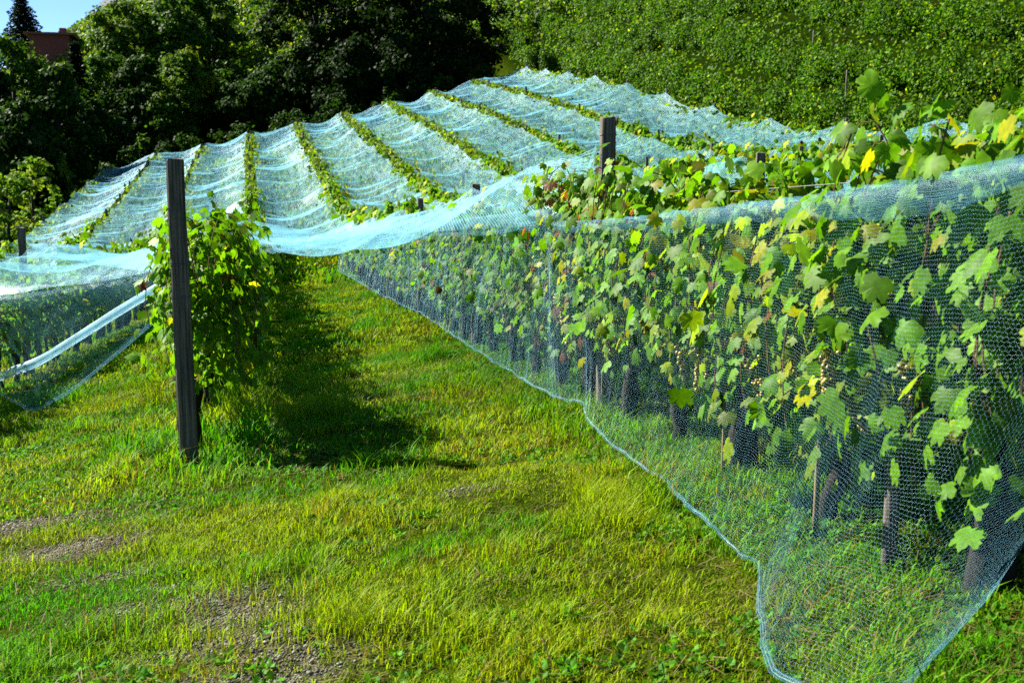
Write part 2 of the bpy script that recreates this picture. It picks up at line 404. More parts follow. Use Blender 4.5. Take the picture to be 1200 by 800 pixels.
# ------------------------------------------------------------------ grass (stuff)
def grass_field(mb, n, umin, umax, vmin, vmax, hlo, hhi, wid, keep=None, seed=0):
    r = np.random.default_rng(seed)
    u = r.uniform(umin, umax, n); v = r.uniform(vmin, vmax, n)
    x, y = uv2xy(u, v)
    dens = .02 + 1.35*fbm(x*2.4, y*2.4, 41) - .35*sstep(.6,.8,vn(x*5.5,y*5.5,43))
    ok = (r.random(n) < dens) & (r.random(n) > bare(x, y)*.97)
    ok &= np.abs(x) < .47*np.maximum(y,0) + 1.6
    if keep is not None: ok &= keep(u, v)
    u, v, x, y = u[ok], v[ok], x[ok], y[ok]; n = len(u)
    z = G(u, v)
    tall = .55 + .95*fbm(x*.9+7, y*.9, 51)
    clump = vn(x*7, y*7, 61)
    tuft=sstep(.62,.85,vn(x*2.3,y*2.3,63))
    h = (.68+.8*tuft)*r.uniform(hlo, hhi, n)*tall*(.6+.8*clump)
    w = wid*r.uniform(.7, 1.4, n)
    az = r.uniform(0, 2*math.pi, n); lean = r.uniform(.15, 1.1, n)*h
    dx, dy = np.cos(az), np.sin(az)
    base = np.stack([x, y, z-.01], -1)
    side = np.stack([-dy, dx, 0*dx], -1)*w[:,None]*.5
    mid = base + np.stack([dx*lean*.35, dy*lean*.35, h*.6], -1)
    tip = base + np.stack([dx*lean, dy*lean, h*r.uniform(.75,1.0,n)], -1)
    V = np.stack([base-side, base+side, mid+side*.8, mid-side*.8, tip], 1)
    o = (np.arange(n)*5)[:,None]
    Q = o + np.array([[0,1,2,3]]); T = o + np.array([[3,2,4]])
    # hue patches: deep green, yellow green, straw
    k = fbm(x*1.1, y*1.1, 71); k2 = vn(x*3.1, y*3.1, 81)
    gcol = np.array([.056,.225,.002]); ycol=np.array([.215,.305,.002]); scol=np.array([.25,.20,.018]); bcol=np.array([.055,.25,.004])
    t = np.clip((k-.36)*4.2 + r.normal(0,.28,n) + .35*sstep(9,5,v)*sstep(-4,1,u) , 0, 1)[:,None]
    C = gcol*(1-t) + ycol*t
    t=t*(1-.75*(sstep(1.4,1.7,u)*sstep(3.2,2.8,u)*(v<14)))[:,None]; C = gcol*(1-t) + ycol*t
    left = (sstep(-.8,-1.8,x)*sstep(5.6,4.3,y))[:,None]*.8
    C = C*(1-left) + bcol*left
    st = (r.random(n) < .05+.28*np.clip((k2*k-.28)*4,0,1))[:,None]
    C = np.where(st, scol*r.uniform(.6,1.2,(n,1)), C)*r.uniform(.65,1.3,(n,1))
    C = np.repeat(C, 5, 0).reshape(n,5,3); C[:,:2]*=.7; C[:,4]*=1.15
    mb.add(V.reshape(-1,3), [Q, T], C.reshape(-1,3), 0, True)
gm = MB()
grass_field(gm, 330000, -3.2, 4.2, 2.2, 6.2, .03, .085, .0034, seed=1)
grass_field(gm, 330000, -5.5, 6.0, 6.2, 13, .03, .10, .0052, seed=2)
grass_field(gm, 190000, -6.5, 6.5, 13, 32, .05, .11, .012, seed=3)
grass_field(gm, 90000, -11, 17, 30, 78, .10, .25, .06, seed=4)
# taller unmown strips under the two front rows
grass_field(gm, 30000, 1.5, 3.0, 2.4, 12, .05, .13, .006, seed=5)
grass_field(gm, 9000, -1.15, -.05, 6.8, 13, .10, .22, .008, seed=6)
gm.build('grass', M_GRASS, kind='stuff', label='short yellow-green meadow grass between the vine rows')

# dry thatch lying in the sward
tm_=MB(); r=np.random.default_rng(78); n=120000; u=r.uniform(-3.4,4.2,n); v=r.uniform(2.2,11,n); x,y=uv2xy(u,v)
ok=(r.random(n)<(.12+1.5*np.clip(fbm(x*1.3+3,y*1.3,95)-.42,0,1)))&(np.abs(x)<.47*y+1.6); u,v,x,y=u[ok],v[ok],x[ok],y[ok]; n=len(u); z=G(u,v)
az=r.uniform(0,6.28,n); T=np.stack([np.cos(az),np.sin(az),r.normal(.12,.2,n)],-1); N=np.stack([r.normal(0,.3,n),r.normal(0,.3,n),np.ones(n)],-1)
TH=(np.array([(-.022,0,0),(.022,0,0),(.015,1,0),(-.015,1,0)]),np.array([(0,1,2),(0,2,3)]))
leaves(tm_,TH,np.stack([x,y,z+r.uniform(.004,.03,n)],-1),N,T,r.uniform(.03,.10,n),np.array([.16,.125,.045])*r.uniform(.4,1.5,(n,1)))
tm_.build('dry_grass',M_GRASS,kind='stuff',label='dry straw-coloured blades lying in the grass')
# weeds: rosettes of little broad leaves
wm = MB(); r = np.random.default_rng(77)
n=15000; u=r.uniform(-3.5,4,n); v=r.uniform(2.6,12,n); x,y=uv2xy(u,v)
ok=(vn(x*1.5,y*1.5,91)*.7+vn(x*5,y*5,93)*.3>.52)&(r.random(n)>bare(x,y)); u,v,x,y=u[ok],v[ok],x[ok],y[ok]; n=len(u); z=G(u,v)
k=6; az=r.uniform(0,2*math.pi,(n,1))+np.arange(k)[None,:]*1.05+r.normal(0,.2,(n,k)); el=r.uniform(.2,1.0,(n,k))
T=np.stack([np.cos(az)*np.cos(el),np.sin(az)*np.cos(el),np.sin(el)],-1).reshape(-1,3)
N=np.stack([-np.cos(az)*np.sin(el),-np.sin(az)*np.sin(el),np.cos(el)],-1).reshape(-1,3)
P=np.repeat(np.stack([x,y,z+.01],-1),k,0)+T*.01
c=np.array([.055,.19,.006])*r.uniform(.6,1.4,(n*k,1))
leaves(wm, LQ, P, N, T, r.uniform(.010,.030,n*k), c)
wm.build('weeds', M_GRASS, kind='stuff', label='little broad-leaved weeds dotted through the grass')

# pebbles on the worn patches
pm=MB(); r=np.random.default_rng(66); nP=0
for bx,by,ru,rv,k in BARE:
    n=int(2600*ru*rv*14*k); x=bx+r.normal(0,.5*ru,n); y=by+r.normal(0,.5*rv,n); ok=r.random(n)<bare(x,y)*1.3; x,y=x[ok],y[ok]; n=len(x)
    u,v=xy2uv(x,y); z=G(u,v)
    O=np.array([(1,0,0),(0,1,0),(-1,0,0),(0,-1,0),(0,0,.7),(0,0,-.7)]); Fo=np.array([(0,1,4),(1,2,4),(2,3,4),(3,0,4),(1,0,5),(2,1,5),(3,2,5),(0,3,5)])
    sz=r.gamma(1.6,.0016,n)+.0015; a=r.uniform(0,6.28,n); ca,sa=np.cos(a),np.sin(a)
    W=O[None]*sz[:,None,None]*r.uniform(.6,1.3,(n,6,1)); W=np.stack([W[...,0]*ca[:,None]-W[...,1]*sa[:,None],W[...,0]*sa[:,None]+W[...,1]*ca[:,None],W[...,2]],-1)
    W=W+np.stack([x,y,z+sz*.3],-1)[:,None]
    c=np.array([.105,.102,.072])*r.uniform(.35,1.9,(n,1)); pm.add(W.reshape(-1,3),(Fo[None]+(np.arange(n)*6)[:,None,None]).reshape(-1,3),np.repeat(c,6,0),0,True)
m,nt,out=newmat('pebble'); at=N_(nt,'ShaderNodeAttribute'); at.attribute_name='col'; prb=N_(nt,'ShaderNodeBsdfPrincipled'); prb.inputs['Roughness'].default_value=.9; nt.links.new(at.outputs['Color'],prb.inputs['Base Color']); nt.links.new(prb.outputs[0],out.inputs['Surface'])
pm.build('gravel',m,kind='stuff',label='grey gravel showing through the worn grass')

# ------------------------------------------------------------------ grapevines
def leaf_colors(n, r, yellow=.2, brown=.03, base=(.070,.195,.003)):
    b = np.array(base); y1=np.array([.16,.24,.003]); y2=np.array([.27,.28,.005]); br=np.array([.16,.055,.018])
    t=r.beta(1.3,1.6,(n,1)); C=b*(1-t)*.85+(b*.9+y1*.35)*t
    k=r.random(n); C=np.where((k<yellow)[:,None], y1*r.uniform(.7,1.4,(n,1)), C)
    C=np.where((k<yellow*.3)[:,None], y2*r.uniform(.6,1.1,(n,1)), C)
    C=np.where((k>1-brown)[:,None], br*r.uniform(.5,1.4,(n,1)), C)
    return C*r.uniform(.6,1.35,(n,1))
def cluster_mesh(name, r):
    mb=MB(); ph=(1+5**.5)/2
    IV=norm(np.array([(-1,ph,0),(1,ph,0),(-1,-ph,0),(1,-ph,0),(0,-1,ph),(0,1,ph),(0,-1,-ph),(0,1,-ph),(ph,0,-1),(ph,0,1),(-ph,0,-1),(-ph,0,1)],float))
    IF=np.array([(0,11,5),(0,5,1),(0,1,7),(0,7,10),(0,10,11),(1,5,9),(5,11,4),(11,10,2),(10,7,6),(7,1,8),(3,9,4),(3,4,2),(3,2,6),(3,6,8),(3,8,9),(4,9,5),(2,4,11),(6,2,10),(8,6,7),(9,8,1)])
    L=.14
    for k in range(80):
        t=r.random()**.8; rad=.030*(1-t)**.7+.006
        a=r.uniform(0,6.28); p=np.array([math.cos(a)*rad*r.uniform(.6,1),math.sin(a)*rad*r.uniform(.6,1),-.02-t*L])
        c=np.array([.30,.25,.03])*r.uniform(.6,1.2)+np.array([.05,0,0])*r.random()
        mb.add(p+IV*r.uniform(.007,.0095), IF, c, 0, True)
    V,F=tube([(0,0,.05),(0.002,0,0),(0,0,-.12)],[.002,.003,.0015],5); mb.add(V,F,(.12,.12,.02))
    return mb.mesh(name, [M_GRAPE])
M_GRAPE = leaf_mat('grape_skin', under=0, trans=.25, rough=.3, spec=.5, tint=(1.2,1.05,.5))
_r=np.random.default_rng(5); CLUSTERS=[cluster_mesh('grape_cluster',_r) for _ in range(3)]

def vine_foliage(seed, nshoot, per, extra, size, tpl, yellow=.2, brown=.03, half=.55, top=1.55, xbias=0.0, low=.55, canes=None, thick=.30, hang=0):
    """shoots rise from the cordon, arch over and hang; leaves sit alternately along them"""
    r=np.random.default_rng(seed); P=[];N=[];T=[]; canes_n0=len(canes.v) if canes is not None else 0
    for s in range(nshoot):
        y0=r.uniform(-half,half); x0=r.uniform(-.06,.06); z0=r.uniform(.78,1.0)
        side=r.choice([-1,1]); out=r.uniform(.05,thick)*side; hgt=r.uniform(.08,max(.12,top-z0))
        yd=r.normal(0,.14); droop=r.uniform(0,.7) if r.random()<.6 else 0
        t=np.linspace(0,1,per)
        x=x0+out*(t**1.3)*(1+.6*droop*t); y=y0+yd*t; z=z0+hgt*np.sin(t*(math.pi/2+droop*1.3))/1.0
        z=np.maximum(z, low)
        L=np.stack([x,y,z],-1)
        if canes is not None and s%2==0: 
            V,F=tube(L[::max(1,per//6)],.0027,4,False); canes.add(V,F,(1,1,1),1)
        P.append(L+r.normal(0,.055,(per,3))); 
        nn=np.stack([np.full(per,side*.9)+r.normal(0,.55,per), r.normal(0,.6,per), .55+r.normal(0,.45,per)],-1); N.append(nn)
        T.append(np.stack([side*.35+r.normal(0,.4,per), r.normal(0,.55,per), -.9+r.normal(0,.35,per)],-1))
    for s in range(hang):                                   # long shoots that spill over the wire and hang
        y0=r.uniform(-half,half); sd=-1 if r.random()<(.65 if xbias==0 else .25) else 1; z0=r.uniform(.95,max(1.0,top-.05)); L=r.uniform(.35,.75); m_=int(L*24)
        t=np.linspace(0,1,m_); x=sd*(r.uniform(.14,.30)+.05*np.sin(t*3)); y=y0+r.normal(0,.08)*t; z=np.maximum(z0-L*t,low*.8)
        L_=np.stack([x+0*t,y,z],-1)
        if canes is not None:
            V,F=tube(L_[::3],.003,4,False); canes.add(V,F,(1,1,1),1)
        P.append(L_+r.normal(0,.045,(m_,3)))
        N.append(np.stack([sd*1.0+r.normal(0,.35,m_),r.normal(0,.5,m_),.45+r.normal(0,.35,m_)],-1)); T.append(np.stack([sd*.3+r.normal(0,.3,m_),r.normal(0,.5,m_),-1+0*t],-1))
    if extra:
        z=r.uniform(low,top-.1,extra); x=r.normal(0,thick*.65,extra); y=r.uniform(-half,half,extra)
        P.append(np.stack([x,y,z],-1)); sg=np.sign(x)
        N.append(np.stack([sg*.9+r.normal(0,.5,extra),r.normal(0,.6,extra),.4+r.normal(0,.5,extra)],-1))
        T.append(np.stack([sg*.3+r.normal(0,.4,extra),r.normal(0,.5,extra),-1+r.normal(0,.3,extra)],-1))
    P=np.concatenate(P);N=np.concatenate(N);T=np.concatenate(T); P[:,0]+=xbias
    if canes is not None and xbias:
        canes.v=[V+np.array([xbias,0,0]) if k>=canes_n0 else V for k,V in enumerate(canes.v)]
    n=len(P); mb=MB(); C=leaf_colors(n,r,yellow,brown)
    leaves(mb,tpl,P,N,T,size*r.uniform(.55,1.25,n),C)
    return mb
def vine_trunk(seed, k=9, rad=.045):
    r=np.random.default_rng(seed); mb=MB()
    def limb(p0,p1,r0,r1,n=9,wob=.034):
        t=np.linspace(0,1,n)[:,None]; P=np.array(p0)*(1-t)+np.array(p1)*t
        w=r.normal(0,wob,(n,3)); w[0]=0; w[:,2]*=.3; w=np.cumsum(w,0)*.6; w-=t*w[-1]; P=P+w
        R=(r0*(1-t[:,0])+r1*t[:,0])*r.uniform(.8,1.25,n)
        V,F=tube(P,R,k); mb.add(V,F,(1,1,1),0,True)
    a=r.uniform(-.06,.06)
    limb((0,0,-.05),(a,r.uniform(-.1,.1),.86),rad*1.25,rad*.8)
    limb((.05,r.uniform(-.1,.1),-.05),(a*.3,r.uniform(.02,.16),.84),rad*.7,rad*.5,wob=.045)
    limb((a,0,.82),(a+.02,.5,.93),rad*.6,rad*.3,6); limb((a,0,.82),(a-.02,-.5,.92),rad*.6,rad*.3,6)
    # knuckle
    limb((a-.04,.02,.78),(a+.05,-.03,.92),rad*.9,rad*.7,4,.01)
    return mb
def ordn(k):
    w=['','first','second','third','fourth','fifth','sixth','seventh','eighth','ninth','tenth','eleventh','twelfth','thirteenth','fourteenth','fifteenth','sixteenth','seventeenth','eighteenth','nineteenth','twentieth']
    if k<=20: return w[k]
    tens={2:'twenty',3:'thirty',4:'forty',5:'fifty'}[k//10]
    return tens+'-'+w[k%10] if k%10 else tens[:-1]+'ieth'

VG='grapevines of the netted vineyard rows'
def near_vine(u, v, label, seed, nshoot=15, per=13, extra=90, size=.125, yellow=.2, brown=.006, top=1.5, grapes=3, tpl=LF, gside=-1, xbias=0, low=.55, rad=.034, half=.52, thick=.3):
    if v<6.2: nshoot=int(nshoot*1.35); extra=int(extra*1.5)
    nshoot=int(nshoot*1.9); per+=2; extra=int(extra*2.6); size*=.60
    root=empty('grapevine', P3(u,v), A, label=label, category='grapevine', group=VG)
    tk=vine_trunk(seed,rad=rad)
    fo=vine_foliage(seed+1,nshoot,per,extra,size,tpl,yellow,brown,half,top,xbias,low,canes=tk,thick=thick,hang=34 if v<6.2 else 26)
    tk.build('trunk',[M_TRUNK,M_CANE],root); fo.build('foliage',M_VINE,root)
    r=np.random.default_rng(seed+2)
    for k in range(grapes):
        o=bpy.data.objects.new('grape_cluster',CLUSTERS[k%3]); COL.objects.link(o); o.parent=root
        o.location=(xbias+gside*r.uniform(.18,.30)*(.6 if xbias else 1), r.uniform(-.4,.4), r.uniform(.55,.78)); o.rotation_euler=(r.normal(0,.15),r.normal(0,.15),r.uniform(0,6))
        s=r.uniform(1.0,1.35); o.scale=(s,s,s)
    return root
UR=row_u(1,5)
fl=[(3.15,'thick-trunked vine closest to the camera at the end of the close netted row',dict(nshoot=17,extra=110,size=.135,yellow=.09,brown=0,low=.42,top=1.48,grapes=3,rad=.042,gside=-1)),
    (4.15,'vine with golden hanging grapes and yellow leaves beside the tallest thin stake',dict(nshoot=15,extra=80,size=.13,yellow=.42,low=.45,top=1.24,grapes=6,rad=.034)),
    (5.05,'third vine from the near end behind the close net',dict(nshoot=14,extra=80,yellow=.3,top=1.36,grapes=4)),
    (5.95,'fourth vine behind the close net, standing on two dark twisted stems',dict(nshoot=15,extra=80,yellow=.22,top=1.44,grapes=3,rad=.034)),
    (6.8,'fifth vine behind the close net, just before the square post',dict(nshoot=16,extra=90,yellow=.22,brown=.02,top=1.54,grapes=3)),
    (7.65,'reddish-leaved vine growing round the square post of the close netted row',dict(nshoot=18,extra=110,yellow=.25,brown=.09,top=1.64,grapes=3))]
for k,(v,lb,kw) in enumerate(fl): near_vine(UR,v,lb,100+10*k,**kw)
# the rest of that row, as far as its leaves can be told apart
v=8.55
for k in range(10):
    near_vine(UR,v,f'{ordn(k+1)} vine beyond the square post in the close netted row',200+10*k,nshoot=16,per=12,extra=90,size=.125,yellow=.25,brown=.03,top=1.46,grapes=2 if k<3 else 0,tpl=LF if k<3 else LM)
    v+=.92
V_R=v
# the row behind the tall dark end post
v=8.15
for k in range(8):
    lb=('bushy vine hanging round the tall dark end post, bright yellow-green edges' if k==0 else f'{ordn(k)} vine in line behind the bushy vine at the dark end post')
    near_vine(row_u(0,8),v,lb,400+10*k,nshoot=20 if k<2 else 16,per=13,extra=150 if k<2 else 100,size=.12,yellow=.12,brown=.003,top=1.62 if k==0 else 1.6,grapes=2 if k==0 else 0,tpl=LF if k<3 else LM,low=.42 if k<2 else .5,thick=.28,xbias=.13 if k<2 else .05)
    v+=.9
V_L=v
# the row behind the net hung across the aisle
v=11.0
for k in range(10):
    near_vine(row_u(-1,12),v,f'{ordn(k+1)} vine of the shaded row seen through the net hung beside the tall dark post',600+10*k,nshoot=12,per=11,extra=80,size=.13,yellow=.15,brown=.02,top=1.45,grapes=0,tpl=LM)
    v+=.95
V_M=v

# far vines: one mesh each from a handful of grown variants
FARV=[]; MIDV=[]
for k in range(6):
    fo=vine_foliage(900+k,14,10,90,.165,LM,yellow=.3,brown=.02,half=.62,top=1.74,low=.6,thick=.28)
    tk=vine_trunk(950+k,k=6)
    FARV.append((fo.mesh('foliage',M_FAR),tk.mesh('trunk',M_TRUNK)))
RN={i:f'{ordn(i+4)} row from the bright shrubs' for i in range(-3,7)}
START={-3:24,-2:17,-1:V_M,0:V_L,1:V_R,2:10.2,3:10.5,4:11,5:13,6:15}
spots=[]
for i in range(-3,7):
    v=START[i]; k=0
    while v<72.5:
        k+=1; spots.append((i,v,k)); v+=1.06
for k in range(4):
    fo=vine_foliage(980+k,20,13,170,.10,LM,yellow=.25,brown=.01,half=.6,top=1.62,low=.6,thick=.27,hang=8)
    tk=vine_trunk(990+k,k=6,rad=.035); MIDV.append((fo.mesh('foliage',M_VINE),tk.mesh('trunk',M_TRUNK)))
rs=random.Random(3)
def vdist(s): x,y=uv2xy(float(row_u(s[0],s[1])),s[1]); return math.hypot(x,y)
spots.sort(key=vdist)
N_NEAR=24+10
keep,rest=spots[:300-N_NEAR],spots[300-N_NEAR:]
for i,v,k in keep:
    u=float(row_u(i,v))+rs.uniform(-.05,.05)
    o=bpy.data.objects.new('grapevine',None); COL.objects.link(o); o.empty_display_size=.2
    for nm,me in zip(('foliage','trunk'),(MIDV[rs.randrange(4)] if v<19 and i>0 else FARV[rs.randrange(6)])):
        c_=bpy.data.objects.new(nm,me); COL.objects.link(c_); c_.parent=o
    o.location=P3(u,v); o.rotation_euler=(0,0,A+(math.pi if rs.random()<.5 else 0)); s=rs.uniform(.9,1.08)
    if i in (-3,-2,-1) and v>20: s*=rs.choice([.9,.96,1.0,1.06,1.1])
    o.scale=(s,1.0,s)
    o['label']=f'leafy vine among nets, {RN[i]}, {ordn(k)} along it'; o['category']='grapevine'; o['group']=VG

# the rest of the far vines and the terraced rows of the hillside: one mass
sm_=MB(); r=np.random.default_rng(31)
def mass(u,v,z,thick,size,base,yellow=.2,tpl=LQ):
    n=len(u); x,y=uv2xy(u,v); P=np.stack([x,y,z],-1)
    N=np.stack([r.normal(-.15,.75,n),r.normal(-.3,.7,n),.55+r.normal(0,.5,n)],-1)
    T=np.stack([r.normal(0,.6,n),r.normal(0,.6,n),-.8+r.normal(0,.5,n)],-1)
    C=leaf_colors(n,r,yellow,.001,base)*(.55+.95*fbm(u*.55,v*.55,190))[:,None]; leaves(sm_,tpl,P,N,T,size*r.uniform(.6,1.3,n),C)
for i,v,k in rest:
    n=130; vv=v+r.uniform(-.55,.55,n); uu=row_u(i,v)+r.normal(0,.17,n)
    sc=1.0 if i>-1 else r.choice([.84,.9,1.0])
    mass(uu,vv,G(uu,vv)+r.uniform(.7,1.62,n)*sc,.2,.17,(.052,.125,.010),.3)
uh=17.9; j=0
while uh<70:
    v0=max(13,uh*.95-6); v1=min(165, 120+uh*.6)
    L=v1-v0; dmean=1.0
    nc=int(L*6.0); cv=v0+r.random(nc)**1.5*L; cu=uh+r.normal(0,.12,nc)+.25*np.sin(cv*.23+j)
    lump=.1+1.7*fbm(cv*.5,np.full(nc,uh*1.1),140); ok_=r.random(nc)<lump; cv,cu=cv[ok_],cu[ok_]; nc=len(cv)
    ch=r.uniform(.3,1.3,nc)+.5*(fbm(cv*.9,np.full(nc,uh*2.3),160)-.4); k=82
    d=np.repeat(np.hypot(cv,uh),k)
    vv=np.repeat(cv,k)+r.normal(0,.21,nc*k); uu=np.repeat(cu,k)+r.normal(0,.16,nc*k)
    hz=np.maximum(np.repeat(ch,k)+r.normal(0,.19,nc*k),.1)
    mass(uu,vv,G(uu,vv)+hz,.3,.10*(.8+.008*d),(.027,.100,.002),.06)
    uh+=2.6; j+=1
n=150000; uu=17.4+r.random(n)*52; vv=13+r.random(n)**1.4*140; ok_=vv>uu*.95-8; uu,vv=uu[ok_],vv[ok_]; n=len(uu); d_=np.hypot(uu,vv)
mass(uu,vv,G(uu,vv)+.05+.45*r.random(n)**2,.3,.12*(.8+.012*d_),(.042,.120,.003),.10)
for j,vb in enumerate(np.arange(92,131,2.6)):                     # a second vineyard climbs the slope behind the wood
    n=5200; uu=r.uniform(-46,24,n); vv=vb+r.normal(0,.4,n); ok_=r.random(n)<-.1+1.8*fbm(uu*.7,vv*.7,180+j); uu,vv=uu[ok_],vv[ok_]; n=len(uu)
    mass(uu,vv,G(uu,vv)+1.9*np.sqrt(r.uniform(.02,1,n)),.3,.36,(.045,.11,.008),.2)
sm_.build('distant_vines',M_FAR,kind='stuff',label='dense green vine rows covering the steep hillside above the nets')

# ------------------------------------------------------------------ posts, stakes, wires
def post_mesh(h,w,seed,lean=0,mat=M_POST):
    mb=MB(); V,F=box(0,0,h/2-.2,w,w*.85,h+.4,w*.09); 
    rr=np.random.default_rng(seed); V=V.copy(); V[:,:2]+=rr.normal(0,w*.02,(len(V),2)); V[:,:2]*=(1.04-.08*(V[:,2:3]/h)); mb.add(V,F); return mb
def post_mesh(h,w,seed,lean=0,mat=M_POST):
    rr=np.random.default_rng(seed); mb=MB(); hx=w/2; hy=w*.425; b=w*.10; m_=16
    base=np.array([(hx-b,-hy),(hx,-hy+b),(hx,hy-b),(hx-b,hy),(-hx+b,hy),(-hx,hy-b),(-hx,-hy+b),(-hx+b,-hy)])
    off=np.cumsum(rr.normal(0,w*.012,(m_,2)),0); off-=off[m_//3]
    V=[];zs=np.linspace(-.4,h,m_)
    wear=rr.normal(0,w*.022,(8,2))
    for k,z in enumerate(zs):
        t=max(0,z/h); V+= [(x*(1.06-.10*t)+off[k,0]+wear[j,0]*t+rr.normal(0,w*.010), y*(1.06-.10*t)+off[k,1]+wear[j,1]*t+rr.normal(0,w*.010), z) for j,(x,y) in enumerate(base)]
    top=np.array(V[-8:]); V+=[tuple(p*np.array([.9,.9,1])+np.array([0,0,.006+rr.normal(0,.004)])) for p in top]
    n=len(V); V.append((off[-1,0],off[-1,1],h+.01))
    F=[(l*8+i,l*8+(i+1)%8,l*8+8+(i+1)%8,l*8+8+i) for l in range(m_) for i in range(8)]
    mb.add(np.array(V),[np.array(F),np.array([(n-8+i,n-8+(i+1)%8,n) for i in range(8)])]); return mb
def ring(mb,z,w,rad,mat=0):
    h=w/2+rad*.6; d=w*.85/2+rad*.6
    for a,b in [((-h,-d),(h,-d)),((h,-d),(h,d)),((h,d),(-h,d)),((-h,d),(-h,-d))]:
        V,F=tube([(a[0],a[1],z),(b[0],b[1],z+.004)],rad,5); mb.add(V,F)
PG='posts holding up the vineyard rows'
pl=empty('row_post',on_ground(222,545),A,label='tall dark weathered end post standing free in the grass before the bushy vine',category='post',group=PG)
bt=pl.location; tp=at_depth(205,190,7.62)
post_mesh(1.88,.105,1).build('post_body',M_POST,pl)
for zz in (1.05,1.25,1.58):
    mb=MB(); ring(mb,zz,.105,.0022); ring(mb,zz+.012,.105,.0018); mb.build('wire_tie',M_WIRE,pl)
pl.rotation_euler=(-.01,-.004,A)
pr_=empty('row_post',P3(UR,7.35),A,label='square weathered post rising above the reddish leaves of the close netted row',category='post',group=PG)
post_mesh(1.84,.090,2).build('post_body',M_POST,pr_)
for zz in (1.74,1.3):
    mb=MB(); ring(mb,zz,.092,.002); 
    if zz>1.8: V,F=tube([(-.05,-.045,zz),(-.075,-.06,zz+.01),(-.08,-.05,zz+.03)],.002,5); mb.add(V,F)
    mb.build('wire_tie',M_WIRE,pr_)
POSTM=[post_mesh(1.8,.085,10+k).mesh('row_post',[M_POST]) for k in range(3)]
hitch={}
for i in range(-3,7):
    v=(12.4 if i==1 else 12.8 if i==0 else 16.5 if i==-1 else START[i]+1.0); k=0; hs=[]
    while v<73.5:
        k+=1; hs.append(v)
        u=float(row_u(i,v))
        o=bpy.data.objects.new('row_post',POSTM[k%3]); COL.objects.link(o); o.location=P3(u,v,-.02 if i!=6 else .12); o.rotation_euler=(rs.uniform(-.03,.03),rs.uniform(-.03,.03),A+rs.uniform(-.2,.2))
        s=rs.uniform(.92,1.02) if not (i==-1 and k==1) else 1.1; s*=.90 if i in (2,3) else 1; o.scale=(1,1,s)
        o['label']=f'dark post top among nets, {RN[i]}, {ordn(k)} along it'; o['category']='post'; o['group']=PG
        v+=4.9
    hitch[i]=hs
SG='thin stakes beside the close vines'
for px,v,h,w,lb in [(998,4.05,.98,.022,'straight thin stake beside the vine with golden grapes'),(881,5.0,.95,.02,'pale thin stake against the third vine from the near end'),(704,7.05,.95,.016,'slim pale stake just before the square post'),(1118,3.5,1.0,.05,'flat dark board stake beside the thick trunk closest to the camera')]:
    mb=MB(); P=np.linspace((0,0,-.1),(.012,.01,h),6); V,F=tube(P,w/2,6); mb.add(V,F,(1,1,1),0,True)
    o=mb.build('vine_stake',M_STAKE if w<.04 else M_POST); u_=UR-.1
    o.location=P3(u_,v); o['label']=lb; o['category']='stake'; o['group']=SG
for k,(px,v,lb) in enumerate([(972,44,'grey stake standing alone among the hillside vines, upper one'),(1018,38,'grey stake low on the hillside above the scalloped net edge')]):
    u_=(px-318)/1400*v*1.0; mb=MB(); V,F=tube(np.linspace((0,0,-.2),(.03,.02,1.75),5),.03,6); mb.add(V,F,(1,1,1),0,True)
    o=mb.build('vine_stake',M_POST); o.location=P3(u_,v); o['label']=lb; o['category']='stake'; o['group']='stakes on the hillside'
for i,hh,v0,v1,lb in [(1,.9,2.0,30,'lower fruiting wire of the close netted row'),(1,1.3,2.0,30,'upper wire of the close netted row'),(0,1.25,7.7,30,'wire running back from the tall dark end post')]:
    P=[P3(float(row_u(i,v)),v,hh) for v in np.linspace(v0,v1,16)]
    V,F=tube(np.array(P),.0018,4); MB().add(V,F).build('trellis_wire',M_WIRE,label=lb,category='wire',group='trellis wires')

# ------------------------------------------------------------------ nets
def sheet(name, P, mat, parent=None, uscale=(1,1), **tags):
    """cloth from a grid of points; UV in metres of cloth"""
    nu,nv=P.shape[:2]
    du=np.concatenate([np.zeros((1,nv)),np.cumsum(np.linalg.norm(np.diff(P,axis=0),axis=-1),0)]).mean(1)
    dv=np.concatenate([np.zeros((nu,1)),np.cumsum(np.linalg.norm(np.diff(P,axis=1),axis=-1),1)],1).mean(0)
    UV=np.stack(np.meshgrid(du*uscale[0],dv*uscale[1],indexing='ij'),-1).reshape(-1,2)
    ii=np.arange(nu*nv).reshape(nu,nv)[:-1,:-1]
    F=np.stack([ii,ii+nv,ii+nv+1,ii+1],-1).reshape(-1,4)
    mb=MB(); mb.add(P.reshape(-1,3),F,(1,1,1),0,True)
    o=mb.build(name,mat,parent,**tags)
    uvl=o.data.uv_layers.new(name='UVMap')
    uvl.data.foreach_set('uv',UV[F.ravel()].astype(np.float32).ravel())
    return o
def pk(v,hs,wid):
    """1 at a hitch post, falling away to 0 between posts (a slack edge)"""
    d=np.min(np.abs(v[:,None]-np.array(hs)[None,:]),axis=1); return np.exp(-d/wid)
NG='bird nets draped over the vineyard aisles'
NETLAB={-3:'blue net slung over the aisle next to the bright shrubs',
 -2:'blue net slung over the second aisle from the bright shrubs',
 -1:'pale net over the aisle behind the net hung beside the tall dark post',
 0:'long pale net spanning from the bushy end-post vine to the square post row',
 1:'net over the aisle just beyond the square post row',
 2:'net over the second aisle beyond the square post row',
 3:'net over the third aisle beyond the square post row',
 4:'net over the fourth aisle beyond the square post row',
 5:'scalloped blue net hitched to the outermost posts below the hillside vines'}
